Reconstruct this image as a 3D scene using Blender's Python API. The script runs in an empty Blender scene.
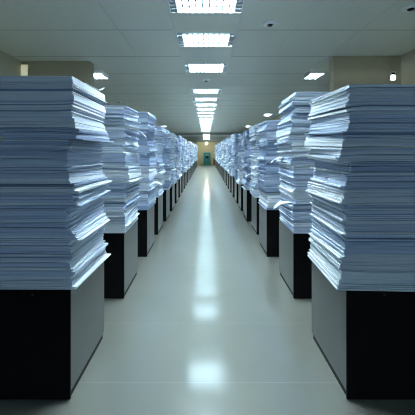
import bpy, math, random
from mathutils import Vector, Matrix, noise

# ------------------------------------------------------------------ camera, world, exposure
SC = bpy.context.scene
COL = SC.collection
S = 1.2                                   # metres per plan unit (camera eye height = 1.5 units)
EYE, FPX = 1.5, 290.0
VPX, VPY = 206.0, 150.5                   # vanishing point of the hall in the 415 px frame

cam_d = bpy.data.cameras.new('camera')
cam = bpy.data.objects.new('camera', cam_d)
COL.objects.link(cam)
cam.location = (0, 0, EYE * S)
cam.rotation_euler = (math.pi / 2, 0, 0)
cam_d.sensor_width = 36
cam_d.lens = 36 * FPX / 415
cam_d.shift_x = (207.5 - VPX) / 415
cam_d.shift_y = -(207.5 - VPY) / 415
cam_d.clip_end = 200
SC.camera = cam

LAMP = 310.0                               # strength of the fluorescent tubes
w = bpy.data.worlds.new('world')
SC.world = w
w.use_nodes = True
bg = w.node_tree.nodes['Background']
bg.inputs[0].default_value = (0.42, 0.66, 1.0, 1)
bg.inputs[1].default_value = 0.36

SC.view_settings.view_transform = 'Standard'
SC.view_settings.look = 'None'
SC.view_settings.gamma = 1
SC.view_settings.use_curve_mapping = False
SC.view_settings.exposure = 0.0
SC.cycles.filter_width = 1.1

# ------------------------------------------------------------------ helpers
class MB:
    """collects boxes and plates; build() links them as ONE mesh object"""
    def __init__(self):
        self.v, self.f, self.m = [], [], []
    def add(self, vs, fs, mi=0):
        b = len(self.v)
        self.v += vs
        self.f += [tuple(i + b for i in q) for q in fs]
        self.m += [mi] * len(fs)
    def box(self, x0, x1, y0, y1, z0, z1, mi=0):
        vs = [(x, y, z) for z in (z0, z1) for y in (y0, y1) for x in (x0, x1)]
        self.add(vs, [(0, 2, 3, 1), (4, 5, 7, 6), (0, 1, 5, 4), (2, 6, 7, 3), (0, 4, 6, 2), (1, 3, 7, 5)], mi)
    def rod(self, axis, a0, a1, c, r, n=8, mi=0, flat=1.0):
        vs = []
        for a in (a0, a1):
            for k in range(n):
                t = 2 * math.pi * k / n
                p, q = r * math.cos(t), r * math.sin(t) * flat
                if axis == 'x': vs.append((a, c[0] + p, c[1] + q))
                elif axis == 'y': vs.append((c[0] + p, a, c[1] + q))
                else: vs.append((c[0] + p, c[1] + q, a))
        fs = [(k, (k + 1) % n, n + (k + 1) % n, n + k) for k in range(n)]
        fs += [tuple(range(n))[::-1], tuple(range(n, 2 * n))]
        self.add(vs, fs, mi)
    def lathe(self, prof, c=(0, 0), n=20, mi=0):
        vs, fs = [], []
        for r, z in prof:
            for k in range(n):
                t = 2 * math.pi * k / n
                vs.append((c[0] + r * math.cos(t), c[1] + r * math.sin(t), z))
        for i in range(len(prof) - 1):
            for k in range(n):
                k2 = (k + 1) % n
                fs.append((i * n + k, i * n + k2, (i + 1) * n + k2, (i + 1) * n + k))
        fs += [tuple(range(n))[::-1], tuple(range((len(prof) - 1) * n, len(prof) * n))]
        self.add(vs, fs, mi)
    def build(self, name, mats, parent=None, loc=(0, 0, 0), bevel=0):
        me = bpy.data.meshes.new(name)
        me.from_pydata([(x * S, y * S, z * S) for x, y, z in self.v], [], self.f)
        if not isinstance(mats, (list, tuple)): mats = [mats]
        for m in mats: me.materials.append(m)
        if any(self.m): me.polygons.foreach_set('material_index', self.m)
        me.update()
        o = bpy.data.objects.new(name, me)
        COL.objects.link(o)
        if parent: o.parent = parent
        o.location = [c * S for c in loc]
        if bevel:
            b = o.modifiers.new('bevel', 'BEVEL')
            b.width = bevel * S; b.segments = 2; b.limit_method = 'ANGLE'
        return o

def tag(o, label=None, cat=None, group=None, kind=None):
    for k, v in (('label', label), ('category', cat), ('group', group), ('kind', kind)):
        if v: o[k] = v
    return o

def thing(name, loc, label, cat, group=None):
    o = bpy.data.objects.new(name, None)
    COL.objects.link(o)
    o.location = [c * S for c in loc]
    o.empty_display_size = .1
    return tag(o, label, cat, group)

def copy_tree(o, loc, label):
    c = o.copy(); COL.objects.link(c)
    c.location = [q * S for q in loc]; c['label'] = label
    for ch in list(o.children):
        d = ch.copy(); COL.objects.link(d); d.parent = c
        for g in list(ch.children):
            e = g.copy(); COL.objects.link(e); e.parent = d
    return c

def struct(mb, name, m, bevel=0):
    return tag(mb.build(name, m, bevel=bevel), kind='structure')

ORD = ['first', 'second', 'third', 'fourth', 'fifth', 'sixth', 'seventh', 'eighth', 'ninth', 'tenth', 'eleventh', 'twelfth',
       'thirteenth', 'fourteenth', 'fifteenth', 'sixteenth', 'seventeenth', 'eighteenth', 'nineteenth', 'twentieth',
       'twenty-first', 'twenty-second', 'twenty-third', 'twenty-fourth', 'twenty-fifth', 'twenty-sixth', 'twenty-seventh',
       'twenty-eighth', 'twenty-ninth', 'thirtieth']

# ------------------------------------------------------------------ materials
def mat(name, col, rough=.5, metal=0., spec=.5, noise_amt=0., noise_scale=8., stretch=(1, 1, 1), bump=0., coat=0.):
    m = bpy.data.materials.new(name); m.use_nodes = True
    nt = m.node_tree; b = nt.nodes['Principled BSDF']
    b.inputs['Base Color'].default_value = (*col, 1)
    b.inputs['Roughness'].default_value = rough
    b.inputs['Metallic'].default_value = metal
    b.inputs['Specular IOR Level'].default_value = spec
    b.inputs['Coat Weight'].default_value = coat
    if noise_amt or bump:
        tc = nt.nodes.new('ShaderNodeTexCoord'); mp = nt.nodes.new('ShaderNodeMapping')
        mp.inputs['Scale'].default_value = stretch
        nz = nt.nodes.new('ShaderNodeTexNoise'); nz.inputs['Scale'].default_value = noise_scale
        nz.inputs['Detail'].default_value = 4
        nt.links.new(tc.outputs['Object'], mp.inputs['Vector']); nt.links.new(mp.outputs[0], nz.inputs['Vector'])
        if noise_amt:
            rp = nt.nodes.new('ShaderNodeValToRGB')
            rp.color_ramp.elements[0].position = .3; rp.color_ramp.elements[1].position = .7
            rp.color_ramp.elements[0].color = (*[c * (1 - noise_amt) for c in col], 1)
            rp.color_ramp.elements[1].color = (*[min(1, c * (1 + noise_amt)) for c in col], 1)
            nt.links.new(nz.outputs[0], rp.inputs[0]); nt.links.new(rp.outputs[0], b.inputs['Base Color'])
        if bump:
            bp = nt.nodes.new('ShaderNodeBump'); bp.inputs['Strength'].default_value = bump
            bp.inputs['Distance'].default_value = .004
            nt.links.new(nz.outputs[0], bp.inputs['Height']); nt.links.new(bp.outputs[0], b.inputs['Normal'])
    return m

def emit(name, col, strength):
    m = mat(name, (.9, .95, 1), .4)
    b = m.node_tree.nodes['Principled BSDF']
    b.inputs['Emission Color'].default_value = (*col, 1)
    b.inputs['Emission Strength'].default_value = strength
    return m

def paper_mat(name, col, amt):
    return mat(name, col, .62, spec=.3, noise_amt=amt, noise_scale=1., stretch=(2.5, 2.5, 170), bump=.25)

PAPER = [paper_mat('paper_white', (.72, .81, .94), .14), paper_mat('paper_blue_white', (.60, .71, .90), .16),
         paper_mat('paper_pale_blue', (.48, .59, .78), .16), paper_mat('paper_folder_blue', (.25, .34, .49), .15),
         paper_mat('paper_bright', (.80, .89, .99), .06), paper_mat('paper_shade_slate', (.30, .40, .60), .15)]  # the slate tone is shade put into the paper colour
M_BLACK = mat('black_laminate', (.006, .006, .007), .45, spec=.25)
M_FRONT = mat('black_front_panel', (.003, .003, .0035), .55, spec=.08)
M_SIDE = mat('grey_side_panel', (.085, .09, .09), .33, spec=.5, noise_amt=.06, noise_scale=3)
M_PLINTH = mat('plinth_black', (.004, .004, .004), .6, spec=.2)
M_LOCK = mat('lock_metal', (.05, .05, .05), .45, metal=1)
M_CEIL = mat('ceiling_tile', (.66, .70, .655), .8, spec=.2, noise_amt=.03, noise_scale=60)
M_GRID = mat('ceiling_grid', (.62, .66, .64), .6)
M_GRIDD = mat('ceiling_joint', (.20, .22, .22), .8)
M_WALL = mat('wall_olive', (.52, .51, .40), .8, spec=.2, noise_amt=.04, noise_scale=3)
M_TAN = mat('pier_tan', (.50, .45, .33), .8, spec=.2, noise_amt=.04, noise_scale=3)
M_CREAM = mat('cream_trim', (.78, .74, .50), .5)
M_ENDW = mat('end_wall_yellow', (.66, .62, .40), .7, spec=.2, noise_amt=.04, noise_scale=3)
M_BULK = mat('bulkhead_paint', (.46, .47, .43), .7)
M_TEAL = mat('teal_door', (.02, .26, .27), .35)
M_DARK = mat('dark_glass', (.01, .02, .03), .15)
M_WHITE = mat('white_enamel', (.80, .84, .86), .35)
M_REFL = mat('lamp_reflector', (.82, .88, .92), .3, metal=.2)
M_LOUVRE = mat('louvre_grey', (.16, .20, .22), .5)
M_BROWN = mat('brown_wood', (.13, .085, .05), .5, noise_amt=.2, noise_scale=6)
M_TUBE = emit('fluorescent_tube', (.80, .95, 1.0), LAMP)
M_LAMP = emit('small_lamp', (1.0, .98, .86), 6)

def floor_mat():
    m = bpy.data.materials.new('polished_floor'); m.use_nodes = True
    nt = m.node_tree; L = nt.links; b = nt.nodes['Principled BSDF']
    tc = nt.nodes.new('ShaderNodeTexCoord')
    sep = nt.nodes.new('ShaderNodeSeparateXYZ'); L.new(tc.outputs['Object'], sep.inputs[0])
    def joint(out, pitch, off, width):
        a = nt.nodes.new('ShaderNodeMath'); a.operation = 'ADD'; a.inputs[1].default_value = -off * S + 40 * pitch * S
        L.new(out, a.inputs[0])
        p = nt.nodes.new('ShaderNodeMath'); p.operation = 'PINGPONG'; p.inputs[1].default_value = pitch * S / 2
        L.new(a.outputs[0], p.inputs[0])
        c = nt.nodes.new('ShaderNodeMath'); c.operation = 'LESS_THAN'; c.inputs[1].default_value = width
        L.new(p.outputs[0], c.inputs[0])
        return c.outputs[0]
    jy = joint(sep.outputs['Y'], .645, 2.52, .0028)
    nz = nt.nodes.new('ShaderNodeTexNoise'); nz.inputs['Scale'].default_value = 1.3; nz.inputs['Detail'].default_value = 5
    L.new(tc.outputs['Object'], nz.inputs['Vector'])
    rp = nt.nodes.new('ShaderNodeValToRGB')
    rp.color_ramp.elements[0].position = .3; rp.color_ramp.elements[1].position = .7
    rp.color_ramp.elements[0].color = (.195, .21, .19, 1); rp.color_ramp.elements[1].color = (.225, .24, .215, 1)
    L.new(nz.outputs[0], rp.inputs[0])
    mx = nt.nodes.new('ShaderNodeMix'); mx.data_type = 'RGBA'
    L.new(jy, mx.inputs['Factor']); L.new(rp.outputs[0], mx.inputs['A']); mx.inputs['B'].default_value = (.28, .30, .28, 1)
    out = nt.nodes['Material Output']; nt.nodes.remove(b)
    df = nt.nodes.new('ShaderNodeBsdfDiffuse'); L.new(mx.outputs['Result'], df.inputs['Color'])
    gl = nt.nodes.new('ShaderNodeBsdfGlossy'); gl.inputs['Roughness'].default_value = .12
    gl.inputs['Color'].default_value = (.95, .98, .96, 1)
    g2 = nt.nodes.new('ShaderNodeBsdfGlossy'); g2.inputs['Roughness'].default_value = .30
    g2.inputs['Color'].default_value = (.95, .98, .96, 1)
    m2 = nt.nodes.new('ShaderNodeMixShader'); m2.inputs[0].default_value = .70
    L.new(g2.outputs[0], m2.inputs[1]); L.new(gl.outputs[0], m2.inputs[2])
    lw = nt.nodes.new('ShaderNodeLayerWeight'); lw.inputs['Blend'].default_value = .5
    mr = nt.nodes.new('ShaderNodeMapRange')
    for k, v in (('From Min', .2), ('From Max', .95), ('To Min', .13), ('To Max', .70)): mr.inputs[k].default_value = v
    L.new(lw.outputs['Facing'], mr.inputs['Value'])
    ms = nt.nodes.new('ShaderNodeMixShader')
    L.new(mr.outputs[0], ms.inputs[0]); L.new(df.outputs[0], ms.inputs[1]); L.new(m2.outputs[0], ms.inputs[2])
    L.new(ms.outputs[0], out.inputs['Surface'])
    return m
M_FLOOR = floor_mat()

# ------------------------------------------------------------------ the hall
HW, CEIL, END, BACK = 3.6, 3.25, 30.0, -3.0
LIGHT_Y = [(1.95, 2.53), (3.10, 3.68), (4.31, 4.87), (5.83, 6.45), (8.25, 8.83), (9.58, 10.22), (10.75, 11.40), (11.9, 12.6), (13.1, 13.8), (14.4, 15.1)]
y = 15.8
while y < 27.0:
    LIGHT_Y.append((y, y + .7)); y += 1.25
LW = .45

b = MB(); b.box(-HW - .3, HW + .3, BACK, END + .2, -.1, 0); struct(b, 'floor', M_FLOOR)

b = MB()                                   # ceiling with a recess for every fixture of the central row
b.box(-HW - .3, -LW, BACK, END + .2, CEIL, CEIL + .12)
b.box(LW, HW + .3, BACK, END + .2, CEIL, CEIL + .12)
prev = BACK
for a, c in LIGHT_Y:
    b.box(-LW, LW, prev, a, CEIL, CEIL + .12); prev = c
b.box(-LW, LW, prev, END + .2, CEIL, CEIL + .12)
b.box(-LW - .05, LW + .05, BACK, END, CEIL + .121, CEIL + .14)
struct(b, 'ceiling', M_CEIL)

b = MB()                                   # visible grid of the suspended ceiling
for s in (-1, 1):
    b.box(s * (LW + .012) - .01, s * (LW + .012) + .01, BACK, END, CEIL - .006, CEIL)
for x in (1.27, 2.25, 3.1):
    for s in (-1, 1): b.box(s * x - .006, s * x + .006, BACK, 26.7, CEIL - .003, CEIL)
struct(b, 'trim_1', M_GRID)
b = MB()
for i in range(22):
    yy = 1.85 + i * 1.18
    for s in (-1, 1):
        b.box(min(s * .475, s * HW), max(s * .475, s * HW), yy - .005, yy + .005, CEIL - .002, CEIL)
struct(b, 'trim_2', M_GRIDD)

for s, nm in ((-1, 'left'), (1, 'right')):
    b = MB(); b.box(min(s * HW, s * (HW + .2)), max(s * HW, s * (HW + .2)), BACK, END, 0, CEIL); struct(b, 'wall_' + nm, M_WALL)
    b = MB(); b.box(s * HW - (.012 if s > 0 else 0), s * HW + (.012 if s < 0 else 0), 0.2, END, 0, .1); struct(b, 'baseboard_' + nm, M_BLACK)
b = MB(); b.box(-HW, HW, END, END + .2, 0, CEIL); struct(b, 'wall_end', M_ENDW)

# piers that stand out from the side walls
b = MB(); b.box(-3.46, -2.27, 5.67, 5.87, 0, CEIL); struct(b, 'wall_pier_left', M_TAN)
b = MB(); b.box(2.36, 3.46, 5.37, 5.57, 0, CEIL); struct(b, 'wall_pier_right', M_TAN)
b = MB(); b.box(-3.6, -3.46, 5.67, 5.87, 0, CEIL); struct(b, 'trim_3', M_TAN)
b = MB(); b.box(3.46, 3.6, 5.36, 5.58, 0, CEIL); struct(b, 'trim_4', M_TAN)

# bulkhead near the far end and the flanks that narrow the passage to the door
BY = 28.2
b = MB(); b.box(-HW, HW, BY, BY + .25, 2.42, CEIL); struct(b, 'wall_bulkhead', M_BULK)
b = MB(); b.box(-HW, HW, BY - .06, BY, 2.86, 3.0); struct(b, 'trim_5', M_WHITE)
b = MB()
b.box(-HW, -.9, BY + .25, END, 0, 2.42); struct(b, 'wall_flank_left', M_ENDW)
b = MB()
b.box(1.25, HW, BY + .25, END, 0, 2.42); struct(b, 'wall_flank_right', M_WALL)
b = MB(); b.box(-.9, 1.25, BY + .25, END, 2.36, 2.42); struct(b, 'ceiling_passage', M_BULK)

# the teal door at the far end
d = bpy.data.objects.new('door_1', None); COL.objects.link(d); d.location = (.10 * S, (END) * S, 0); d['kind'] = 'structure'
b = MB(); b.box(-.30, .30, -.05, -.01, .01, 1.22); b.build('door_leaf', M_TEAL, d)
b = MB(); b.box(-.36, -.30, -.07, 0, 0, 1.29); b.box(.30, .36, -.07, 0, 0, 1.29); b.box(-.30, .30, -.07, 0, 1.22, 1.29); b.build('door_frame', mat('teal_frame', (.03, .33, .33), .4), d)
b = MB(); b.box(-.17, .17, -.06, -.045, .66, .98); b.build('door_window', M_DARK, d)
b = MB(); b.box(-.17, .17, -.062, -.045, 1.0, 1.06); b.build('door_sign_plate', M_WHITE, d)
b = MB(); b.rod('x', .17, .26, (-.075, .58), .012); b.build('door_handle', M_LOCK, d)

# ------------------------------------------------------------------ ceiling lights
def make_light(wid, dep, name, cat, label, group, tubes=3, fins=11, long_fins=7, h=.115, fin_h=.054, tz=.082, tr=.026):
    t = thing(name, (0, 0, 0), label, cat, group)
    b = MB()                               # rim
    r = .012
    b.box(-wid / 2, wid / 2, 0, r, -.008, .02); b.box(-wid / 2, wid / 2, dep - r, dep, -.008, .02)
    b.box(-wid / 2, -wid / 2 + r, r, dep - r, -.008, .02); b.box(wid / 2 - r, wid / 2, r, dep - r, -.008, .02)
    b.build('frame', M_WHITE, t)
    b = MB()                               # pan
    b.box(-wid / 2 + .001, wid / 2 - .001, .001, dep - .001, h, h + .012)
    for x0 in (-wid / 2 + .001, wid / 2 - .007): b.box(x0, x0 + .006, .001, dep - .001, .02, h)
    for y0 in (.001, dep - .007): b.box(-wid / 2 + .007, wid / 2 - .007, y0, y0 + .006, .02, h)
    b.build('reflector', M_REFL, t)
    for k in range(tubes):
        yc = dep * (k + .5) / tubes
        b = MB(); b.rod('x', -wid / 2 * .80, wid / 2 * .80, (yc, tz), tr, 8, flat=.8); b.build('tube', M_TUBE, t)
    b = MB()
    for k in range(1, fins):
        x = -wid / 2 + wid * k / fins
        b.box(x - .006, x + .006, r, dep - r, -.004, .004)
    for k in range(1, long_fins + 1):
        yc = dep * k / (long_fins + 1)
        b.box(-wid / 2 + r, wid / 2 - r, yc - .0025, yc + .0025, -.005, fin_h)
    for sx in (-1, 1):                     # slatted ends
        e0, e1 = sorted((sx * (wid / 2 - r), sx * wid / 2 * .80))
        for k in range(6):
            y0 = r + (dep - 2 * r) * (k + .5) / 6
            b.box(e0, e1, y0 - .036, y0 + .036, -.0045, .0045)
    b.build('louvre', M_LOUVRE, t)
    return t

G = 'recessed ceiling lights in the central row'
def clabel(i):
    if i == 0: return 'white ceiling light just overhead, before the first one seen in the central row'
    i -= 1
    return f'recessed white louvred ceiling light, {ORD[i]} of the central row counted towards the door'
lt = None
for i, (a, c) in enumerate(LIGHT_Y):
    if lt is None:
        lt = make_light(2 * LW - .004, .58, 'ceiling_light', 'ceiling light', clabel(i), G)
        lt.location = (0, a * S, CEIL * S)
    else:
        o = copy_tree(lt, (0, a, CEIL), clabel(i))
        o.scale = (1, (c - a) / .58, 1)

sl = None
for s, rows in ((-1, [3.1, 6.3, 13.6, 20.0]), (1, [3.1, 6.3, 13.6, 20.0])):  # first of each row is out of view, added to brighten pier and ceiling
    for k, yy in enumerate(rows):
        side = 'left' if s < 0 else 'right'
        lab = (f'added narrow side light out of view beside the nearest {side} stack' if k == 0 else
               f'narrow bright side light under the ceiling, {ORD[k - 1]} above the {side} row of stacks')
        x = s * (2.44 if k == 1 else 2.95)
        if sl is None:
            sl = make_light(.34, .5, 'side_ceiling_light', 'ceiling light', lab, 'side ceiling lights', tubes=2, fins=3, long_fins=1, h=.055, fin_h=.01, tz=.034, tr=.014)
            sl.location = (x * S, yy * S, (CEIL - .068) * S)
        else:
            copy_tree(sl, (x, yy, CEIL - .068), lab)

# lit panel on the bulkhead, small lamp in the passage, lamp on the right pier
t = thing('bulkhead_light', (.04, BY - .145, 2.55), 'upright bright white light panel on the bulkhead above the door passage', 'light panel')
b = MB(); b.box(-.33, .33, 0, .08, 0, .55); b.build('housing', M_WHITE, t)
b = MB(); b.box(-.30, .30, -.015, 0, .03, .52); b.build('diffuser', emit('bulkhead_diffuser', (.9, .98, 1), 3.5), t)
t = thing('passage_lamp', (.05, BY + .7, 2.12), 'small white lamp hanging in the passage above the teal door', 'lamp')
b = MB(); b.lathe([(.06, 0), (.08, .04), (.07, .13), (.03, .16)]); b.build('lamp_shade', emit('passage_lamp_glow', (1, .95, .8), 60), t)
b = MB(); b.rod('z', .16, .24, (0, 0), .012); b.build('stem', M_WHITE, t)
t = thing('pier_lamp', (3.43, 5.37, 2.78), 'small square lamp with two spots high on the right pier', 'lamp')
b = MB(); b.box(-.045, .045, -.05, 0, 0, .17); b.build('housing', M_WHITE, t)
for z0 in (.015,):
    b = MB(); b.box(-.036, .036, -.06, -.05, z0, z0 + .085); b.build('lens', M_LAMP, t)
b = MB(); b.box(-.03, .03, -.058, -.05, .115, .15); b.build('vent', M_BLACK, t)

t = thing('emissive_strip', (-3.53, 5.66, 2.55), 'upright pale yellow glowing strip at the outer edge of the left pier', 'lamp')  # pale upright strip given a weak glow of its own
b = MB(); b.box(-.07, .07, -.02, 0, 0, .63); b.build('housing', M_CREAM, t)
b = MB(); b.box(-.06, .06, -.035, -.02, .02, .61); b.build('diffuser', emit('warm_strip_glow', (.62, .60, .36), .55), t)

# round fittings on the ceiling
def fitting(x, yy, label):
    t = thing('ceiling_detector', (x, yy, CEIL), label, 'detector', 'round ceiling fittings')
    b = MB(); b.lathe([(.07, -.024), (.095, -.014), (.10, 0)]); b.build('rim', M_WHITE, t)
    b = MB(); b.lathe([(.014, -.045), (.035, -.036), (.04, -.024)]); b.build('sensor', M_BLACK, t)
fitting(.88, 3.99, 'small round white ceiling fitting with dark centre right of the nearest lights')
fitting(2.5, 3.54, 'small round ceiling fitting at far upper right above the right stack')
fitting(0.0, 7.2, 'round fitting between the third and fourth visible central ceiling lights')
fitting(-3.1, 10.3, 'dark ceiling fitting above the second left stack')
fitting(-1.95, 29.0 * .6, 'tiny dark ceiling fitting far off above the left row')

# brown cupboard beside the door
t = thing('wooden_cupboard', (.98, END - .32, 0), 'small dark brown wooden cupboard beside the teal door', 'cupboard')
b = MB(); b.box(-.24, .24, -.2, .2, .05, .70); b.build('body', M_BROWN, t)
for s in (-1, 1):
    dr = MB(); dr.box(min(0, s * .23) + (.004 if s > 0 else 0), max(0, s * .23) - (.004 if s < 0 else 0), -.22, -.2, .07, .68); dd = dr.build('door', M_BROWN, t)
    k = MB(); k.rod('y', -.24, -.22, (s * .03, .4), .012); k.build('knob', M_LOCK, dd)
b = MB(); b.box(-.23, .23, -.19, .19, 0, .05); b.build('plinth', M_BLACK, t)

# ------------------------------------------------------------------ cabinets
CH, CD, CW = .66, .58, .50
def make_cabinet(side, label):
    """origin at the near aisle-side foot; +x*side runs outwards, away from the aisle"""
    t = thing('cabinet', (0, 0, 0), label, 'cabinet', 'black cabinets under the paper stacks')
    X = lambda p, q: (min(side * p, side * q), max(side * p, side * q))
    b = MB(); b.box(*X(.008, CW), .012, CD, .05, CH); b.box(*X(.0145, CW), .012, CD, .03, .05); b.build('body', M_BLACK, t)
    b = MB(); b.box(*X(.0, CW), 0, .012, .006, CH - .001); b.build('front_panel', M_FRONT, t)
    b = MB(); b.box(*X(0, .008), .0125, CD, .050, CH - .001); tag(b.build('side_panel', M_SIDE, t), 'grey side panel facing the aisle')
    b = MB(); b.box(*X(.014, CW - .01), .0125, CD - .005, 0, .03); b.box(*X(.010, .014), .0125, CD - .005, 0, .0499); b.build('plinth', M_PLINTH, t)
    b = MB(); b.rod('y', -.004, 0, (side * .224, CH - .025), .007, 12); tag(b.build('lock', M_LOCK, t), 'small round metal lock')
    return t

ROWY = [1.74, 2.93, 4.08, 5.15, 6.12]
while ROWY[-1] < 26.6: ROWY.append(ROWY[-1] + 1.04)
NR = len(ROWY)
INL = [.815, .828, .83, .852, .84]; INR = [.846, .885, .855, .90, .86]
def inner(side, i):
    l = INL if side < 0 else INR
    return l[i] if i < len(l) else (.835 if side < 0 else .865)
def rowname(side): return 'left' if side < 0 else 'right'
def stackname(side, i):
    return f'{"nearest" if i == 0 else ORD[i]} {rowname(side)} stack'
for side in (-1, 1):
    proto = None
    for i, yy in enumerate(ROWY):
        if i == 0: lab = f'black cabinet with grey side panel, nearest of the {rowname(side)} row'
        elif i == NR - 1: lab = f'black cabinet with grey side panel, last of the {rowname(side)} row before the door'
        else: lab = f'black cabinet with grey side panel, {ORD[i]} of the {rowname(side)} row'
        loc = (side * inner(side, i), yy, 0)
        if proto is None:
            proto = make_cabinet(side, lab); proto.location = [c * S for c in loc]
        else:
            copy_tree(proto, loc, lab)

# ------------------------------------------------------------------ paper
def g_edge(u):                             # how far a sheet bends near and beyond the aisle edge; u > 0 is over the aisle
    t = max(0.0, (u + .16) / .22)
    return t * t
class Stack:
    """height field of a pile: surface h above the cabinet, tilted along its depth and bent at the aisle edge"""
    def __init__(self, side, x, yy, dep): self.s, self.x, self.y, self.dep = side, x, yy, dep

def plate(mb, st, lo, hi, jut, front, wid, dep, rot, nu, nv, mi, org):
    """one sheaf of sheets between two surfaces lo/hi = (h, tilt, bend); jut = overhang into the aisle, front = shift to the viewer"""
    cu, cv = -wid / 2 + jut, dep / 2 - front
    cr, sr = math.cos(rot), math.sin(rot)
    vs = []
    for (h, a, c) in (lo, hi):
        for j in range(nv + 1):
            for i in range(nu + 1):
                fu = i / nu
                fu = 1 - (1 - fu) ** 1.6 if nu > 1 else fu
                pu, pv = (fu - .5) * wid, (j / nv - .5) * dep
                u, v = cu + pu * cr - pv * sr, cv + pu * sr + pv * cr
                z = h + a * (v - st.dep / 2) + c * g_edge(u)
                vs.append((st.x - st.s * u - org[0], st.y + v - org[1], CH + z - org[2]))
    n = (nu + 1) * (nv + 1)
    I = lambda i, j, k: k * n + j * (nu + 1) + i
    fs = []
    for j in range(nv):
        for i in range(nu):
            fs.append((I(i, j, 1), I(i + 1, j, 1), I(i + 1, j + 1, 1), I(i, j + 1, 1)))
            fs.append((I(i, j, 0), I(i, j + 1, 0), I(i + 1, j + 1, 0), I(i + 1, j, 0)))
    for i in range(nu):
        fs.append((I(i, 0, 0), I(i + 1, 0, 0), I(i + 1, 0, 1), I(i, 0, 1)))
        fs.append((I(i, nv, 0), I(i, nv, 1), I(i + 1, nv, 1), I(i + 1, nv, 0)))
    for j in range(nv):
        fs.append((I(0, j, 0), I(0, j, 1), I(0, j + 1, 1), I(0, j + 1, 0)))
        fs.append((I(nu, j, 0), I(nu, j + 1, 0), I(nu, j + 1, 1), I(nu, j, 1)))
    if st.s > 0: fs = [f[::-1] for f in fs]
    mb.add(vs, fs, mi)

def lerp3(a, b, t): return tuple(p + (q - p) * t for p, q in zip(a, b))

def shade_tinted(side, i): return (side, i) in SHADE_TINT

def zof(yp, d): return EYE - (yp - VPY) * d / FPX
# bundles of the two nearest piles, top to bottom: lower edge in the picture column, overhang, fan (extra overhang of its lower sheets), yaw
NEAR = {
 -1: (76, [(109, .012, .0, .01, 0), (127, -.005, .03, .02, 0), (131, .035, .0, .03, 3), (139, .035, .01, -.02, 3), (153, -.012, .0, .0, 2),
      (161, -.02, .0, .0, 2), (171, -.022, .004, .015, 1), (180, -.014, .012, .0, 1), (193, .0, .045, -.03, 0), (207, .006, .03, .02, 1),
      (229, -.01, .012, -.015, 1), (241, .0, .045, .02, 1), (258, -.01, .02, .0, 1), (277, .0, .02, .0, 1), (290.2, .004, .032, -.02, 0)]),
  1: (84, [(105, .0, .012, -.03, 0), (136, .004, .016, -.05, 1), (148, .035, .02, -.06, 0), (161, .02, .03, .03, 0), (176, -.018, .0, .0, 2),
      (190, -.008, .01, .02, 1), (204, .018, .03, -.02, 0), (218, -.004, .014, .0, 1), (232, -.002, .014, .02, 1), (255, .0, .016, .02, 1),
      (272, .016, .02, .03, 0), (290.2, .02, .034, .04, 4)]),
}
TOPS = {-1: [None, 105, 112, 126.5, 129], 1: [None, 92, 120.2, 124.5, 130]}

N_IND = 10                                 # piles per row whose bundles are individual objects
G_B = 'paper bundles piled on the cabinets'
SHADE_TINT = {(-1, 2): .8, (-1, 4): .9, (-1, 6): .8, (-1, 8): .8, (1, 2): .45, (1, 4): .8, (1, 6): .9, (1, 8): .8}  # alternate piles tinted darker, standing in for shade on their fronts
far = MB()
sheets = []

def bundle_look(t, jut, fan, mi):
    size = 'thick' if t > .11 else ('thin' if t < .055 else 'medium')
    if jut + fan > .035: how = 'jutting over aisle'
    elif jut < -.008: how = 'set back from aisle'
    else: how = 'lying square'
    return size, how

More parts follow.
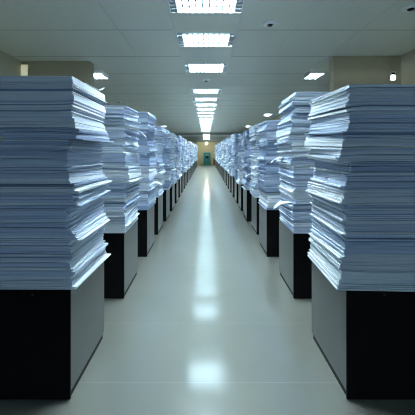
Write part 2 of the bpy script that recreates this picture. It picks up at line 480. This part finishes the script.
for side in (-1, 1):
    for i, yy in enumerate(ROWY):
        rnd = random.Random(1000 * i + (7 if side < 0 else 13))
        st = Stack(side, side * inner(side, i), yy, CD)
        if i == 0:
            top, rows = NEAR[side]
            hs = [zof(r[0], yy) - CH for r in rows][::-1]      # bottoms, bottom first
            spec = [r[1:] for r in rows][::-1]
            hs[0] = 0.0
            htop = zof(top, yy) - CH
        else:
            tl = TOPS[side]
            htop = (zof(tl[i], yy) - CH) if i < len(tl) else .84 + .46 + rnd.uniform(-.045, .06)
            nb = rnd.choice((13, 14, 15)) if i < N_IND else 11
            ws = [rnd.choice((.4, .7, 1, 1.3, 1.9)) * rnd.uniform(.8, 1.2) for _ in range(nb)]
            tot = sum(ws); hs = [0.0]
            for q in ws[:-1]: hs.append(hs[-1] + q * htop / tot)
            spec = []; drift = 0.0
            amp = .8 if i < 3 else (1.3 if i < N_IND else 2.0)
            for k in range(nb):
                drift = max(-.02, min(.02, drift * .6 + rnd.gauss(0, .009) * amp)) * (1 if i < N_IND else 1.6)
                fan = rnd.choice((0, 0, .01, .02, .03, .045)) * min(amp, 1.2)
                j = drift if rnd.random() < .8 else drift + rnd.uniform(.01, .035) * amp
                if k == 0: j = max(0, j)
                tint = SHADE_TINT.get((side, i), 0)
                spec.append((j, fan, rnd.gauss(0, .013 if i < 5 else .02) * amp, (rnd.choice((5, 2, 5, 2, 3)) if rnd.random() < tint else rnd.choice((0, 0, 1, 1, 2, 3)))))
        hs.append(htop)
        nb = len(spec)
        # bend and tilt of the surfaces between the bundles
        surf = [(0.0, 0.0, 0.0)]
        for k in range(nb):
            t = hs[k + 1] - hs[k]; p = surf[-1]
            lim = .32 * t
            ta = rnd.gauss(0, .035); tcv = rnd.gauss(-.006, .013)
            if i < 5 and k == nb - 1: ta, tcv = 0.0, -.004
            da = max(-lim / .33, min(lim / .33, ta - p[1])) * .8
            dc = max(-lim / 1.4, min(lim / 1.4, tcv - p[2])) * .8
            surf.append((hs[k + 1], p[1] + da, p[2] + dc))
        for k in range(nb):
            jut, fan, yaw, mi0 = spec[k]
            lo, hi = surf[k], surf[k + 1]
            t = hi[0] - lo[0]
            if i < 2: nl = max(2, round(t / .0095)); nu, nv = 6, 5
            elif i < N_IND: nl = max(2, round(t / .014)); nu, nv = 4, 3
            else: nl = max(2, round(t / .03)); nu, nv = 2, 1
            mb = MB() if i < N_IND else far
            org = (st.x + side * .2, yy + CD / 2, CH + lo[0]) if i < N_IND else (0, 0, 0)
            fr0 = rnd.gauss(0, .006)
            # split the bundle's height unevenly into sheaves
            cuts = sorted([rnd.random() for _ in range(nl - 1)]); cuts = [0] + [.5 * c + .5 * (q + 1) / nl for q, c in enumerate(cuts)] + [1]
            for q in range(nl):
                gap = (rnd.choice((.04, .08, .14, .25)) if i < N_IND else .35) if q else min(.4, .003 / ((cuts[1] - cuts[0]) * t))
                A = lerp3(lo, hi, cuts[q] + (gap * (cuts[q + 1] - cuts[q]))); B = lerp3(lo, hi, cuts[q + 1])
                f = (1 - q / nl)
                jl = jut + fan * f ** 1.5 + rnd.gauss(0, .0035) + (rnd.uniform(.01, .03) if rnd.random() < .10 else 0)
                fr = fr0 + rnd.gauss(0, .0022) + (rnd.uniform(.004, .012) if rnd.random() < .06 else 0)
                r = yaw + rnd.gauss(0, .008)
                r0 = rnd.random()
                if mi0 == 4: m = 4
                elif i >= N_IND: m = rnd.choice((5, 2, 3, 5, 2, 4) if i % 2 else (0, 1, 4, 4, 3))  # odd far rows: darker paper in place of shaded fronts
                elif shade_tinted(side, i) and r0 < .9: m = mi0 if r0 < .75 else 2
                elif r0 < .62: m = mi0 if shade_tinted(side, i) else min(mi0, 2)
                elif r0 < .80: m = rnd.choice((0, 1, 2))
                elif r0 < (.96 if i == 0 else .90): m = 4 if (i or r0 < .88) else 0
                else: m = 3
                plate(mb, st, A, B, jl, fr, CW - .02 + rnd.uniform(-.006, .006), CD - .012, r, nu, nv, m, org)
            if i < N_IND:
                o = mb.build('paper_bundle', PAPER, loc=org)
                size, how = bundle_look(t, jut, fan, mi0)
                n = nb - 1 - k
                place = 'topmost' if n == 0 else ('lowest' if k == 0 else f'{ORD[n]} from top')
                tag(o, f'{size} paper bundle {how}, {place} of {stackname(side, i)}', 'paper bundle', G_B)
        st.surf, st.hs, st.spec = surf, hs, spec
        # loose sheets that slipped out over the aisle
        if 1 <= i < N_IND:
            ns = 2 if i < 4 else 3
            ks = sorted(rnd.sample(range(2, nb - 1), ns))
            for k in ks: sheets.append((side, i, k, st, rnd))
        elif i >= N_IND:
            for k in range(1, nb, 2):
                u0 = rnd.uniform(.02, .05); v0 = rnd.uniform(0.1, .4); L = rnd.uniform(.04, .08)
                z = CH + hs[k]; x0 = st.x - side * .0
                vs = []
                for th in (0, .003):
                    for (uu, vv, dz) in ((-.02, v0, .0), (u0, v0 - .05, -.01), (u0 + L * .6, v0 + .08, -L), (.01, v0 + .13, -.02)):
                        vs.append((st.x - side * (uu + .012), yy + vv, z + dz + th))
                far.add(vs, [(0, 1, 2, 3), (7, 6, 5, 4), (0, 4, 5, 1), (1, 5, 6, 2), (2, 6, 7, 3), (3, 7, 4, 0)], 4)

o = far.build('paper_stacks', PAPER)
tag(o, 'distant white and blue paper stacks crowding the far end of both rows', 'paper', None, 'stuff')

# loose sheets: a sheet caught between two bundles with its free part bent down over the aisle
for idx, (side, i, k, st, rnd) in enumerate(sheets):
    if idx == 13: continue                 # would touch the bundle below it
    h, a, c = st.surf[k]
    jb, fb, yb = st.spec[k - 1][:3]
    W, Lg = rnd.uniform(.10, .20), rnd.uniform(.12, .18)
    v0 = rnd.uniform(.08, CD - .08 - W); sk = rnd.uniform(-.5, .5)
    droop = rnd.uniform(.3, 1.0); NU, NV = 12, 2
    u0 = max(q[0] + q[1] + abs(q[2]) * .25 for q in st.spec[max(0, k - 3):k]) + .022
    us = jb - .02; F = max(.01, u0 - .01 - us); Lg += F - .03
    org = (st.x, st.y + v0, CH + h)
    b = MB(); vs = []
    for th in (0.0, .0012):
        for q in range(NV + 1):
            for p in range(NU + 1):
                s_ = p / NU * Lg
                e_ = max(0, s_ - F)
                ang = droop * e_ / (Lg - F)
                u = us + min(s_, F) + e_ * math.cos(ang * .8); dz = -e_ * math.sin(ang) * .8 * (.6 + .4 * q / NV)
                v = q / NV * W + sk * e_
                vs.append((-side * u, v, dz + th + .0006 + a * (v0 + v - CD / 2) + c * g_edge(u)))
    n = (NU + 1) * (NV + 1); fs = []
    I = lambda p, q, t_: t_ * n + q * (NU + 1) + p
    for q in range(NV):
        for p in range(NU):
            fs.append((I(p, q, 1), I(p + 1, q, 1), I(p + 1, q + 1, 1), I(p, q + 1, 1)))
            fs.append((I(p, q, 0), I(p, q + 1, 0), I(p + 1, q + 1, 0), I(p + 1, q, 0)))
    for p in range(NU):
        fs.append((I(p, 0, 0), I(p + 1, 0, 0), I(p + 1, 0, 1), I(p, 0, 1))); fs.append((I(p, NV, 0), I(p, NV, 1), I(p + 1, NV, 1), I(p + 1, NV, 0)))
    for q in range(NV):
        fs.append((I(0, q, 0), I(0, q, 1), I(0, q + 1, 1), I(0, q + 1, 0))); fs.append((I(NU, q, 0), I(NU, q + 1, 0), I(NU, q + 1, 1), I(NU, q, 1)))
    if side > 0: fs = [f[::-1] for f in fs]
    b.add(vs, fs)
    o = b.build('loose_sheet', PAPER[4], loc=org)
    nfrom = len(st.surf) - 1 - k
    tag(o, f'loose white sheet hanging over the aisle, under bundle {ORD[nfrom - 1]} from top of {stackname(side, i)}', 'sheet of paper', 'loose sheets slipped from the stacks')

# top sheets of the nearest piles
for side in (-1,):
    yy = ROWY[0]; st_x = side * inner(side, 0); z = zof(76, yy) + .001
    b = MB(); vs = []
    N = 6
    for th in (0, .002):
        for q in range(N + 1):
            for p in range(N + 1):
                u, v = -.42 + .43 * p / N, .20 + .37 * q / N
                cu = max(0, p / N + q / N - 1.55)
                vs.append((-side * u, v, .003 + th + .24 * cu * cu))
    n = (N + 1) ** 2; fs = []
    for q in range(N):
        for p in range(N):
            a0 = q * (N + 1) + p
            fs.append((n + a0, n + a0 + 1, n + a0 + N + 2, n + a0 + N + 1)); fs.append((a0, a0 + N + 1, a0 + N + 2, a0 + 1))
    for p in range(N):
        fs.append((p, p + 1, n + p + 1, n + p)); e = N * (N + 1) + p; fs.append((e, n + e, n + e + 1, e + 1))
        l = p * (N + 1); fs.append((l, n + l, n + l + N + 1, l + N + 1)); r = l + N; fs.append((r, r + N + 1, n + r + N + 1, n + r))
    b.add(vs, fs)
    o = b.build('loose_sheet', PAPER[4], loc=(st_x, yy, z))
    tag(o, 'loose white sheet with a raised corner on top of the nearest left stack', 'sheet of paper', 'loose sheets slipped from the stacks')
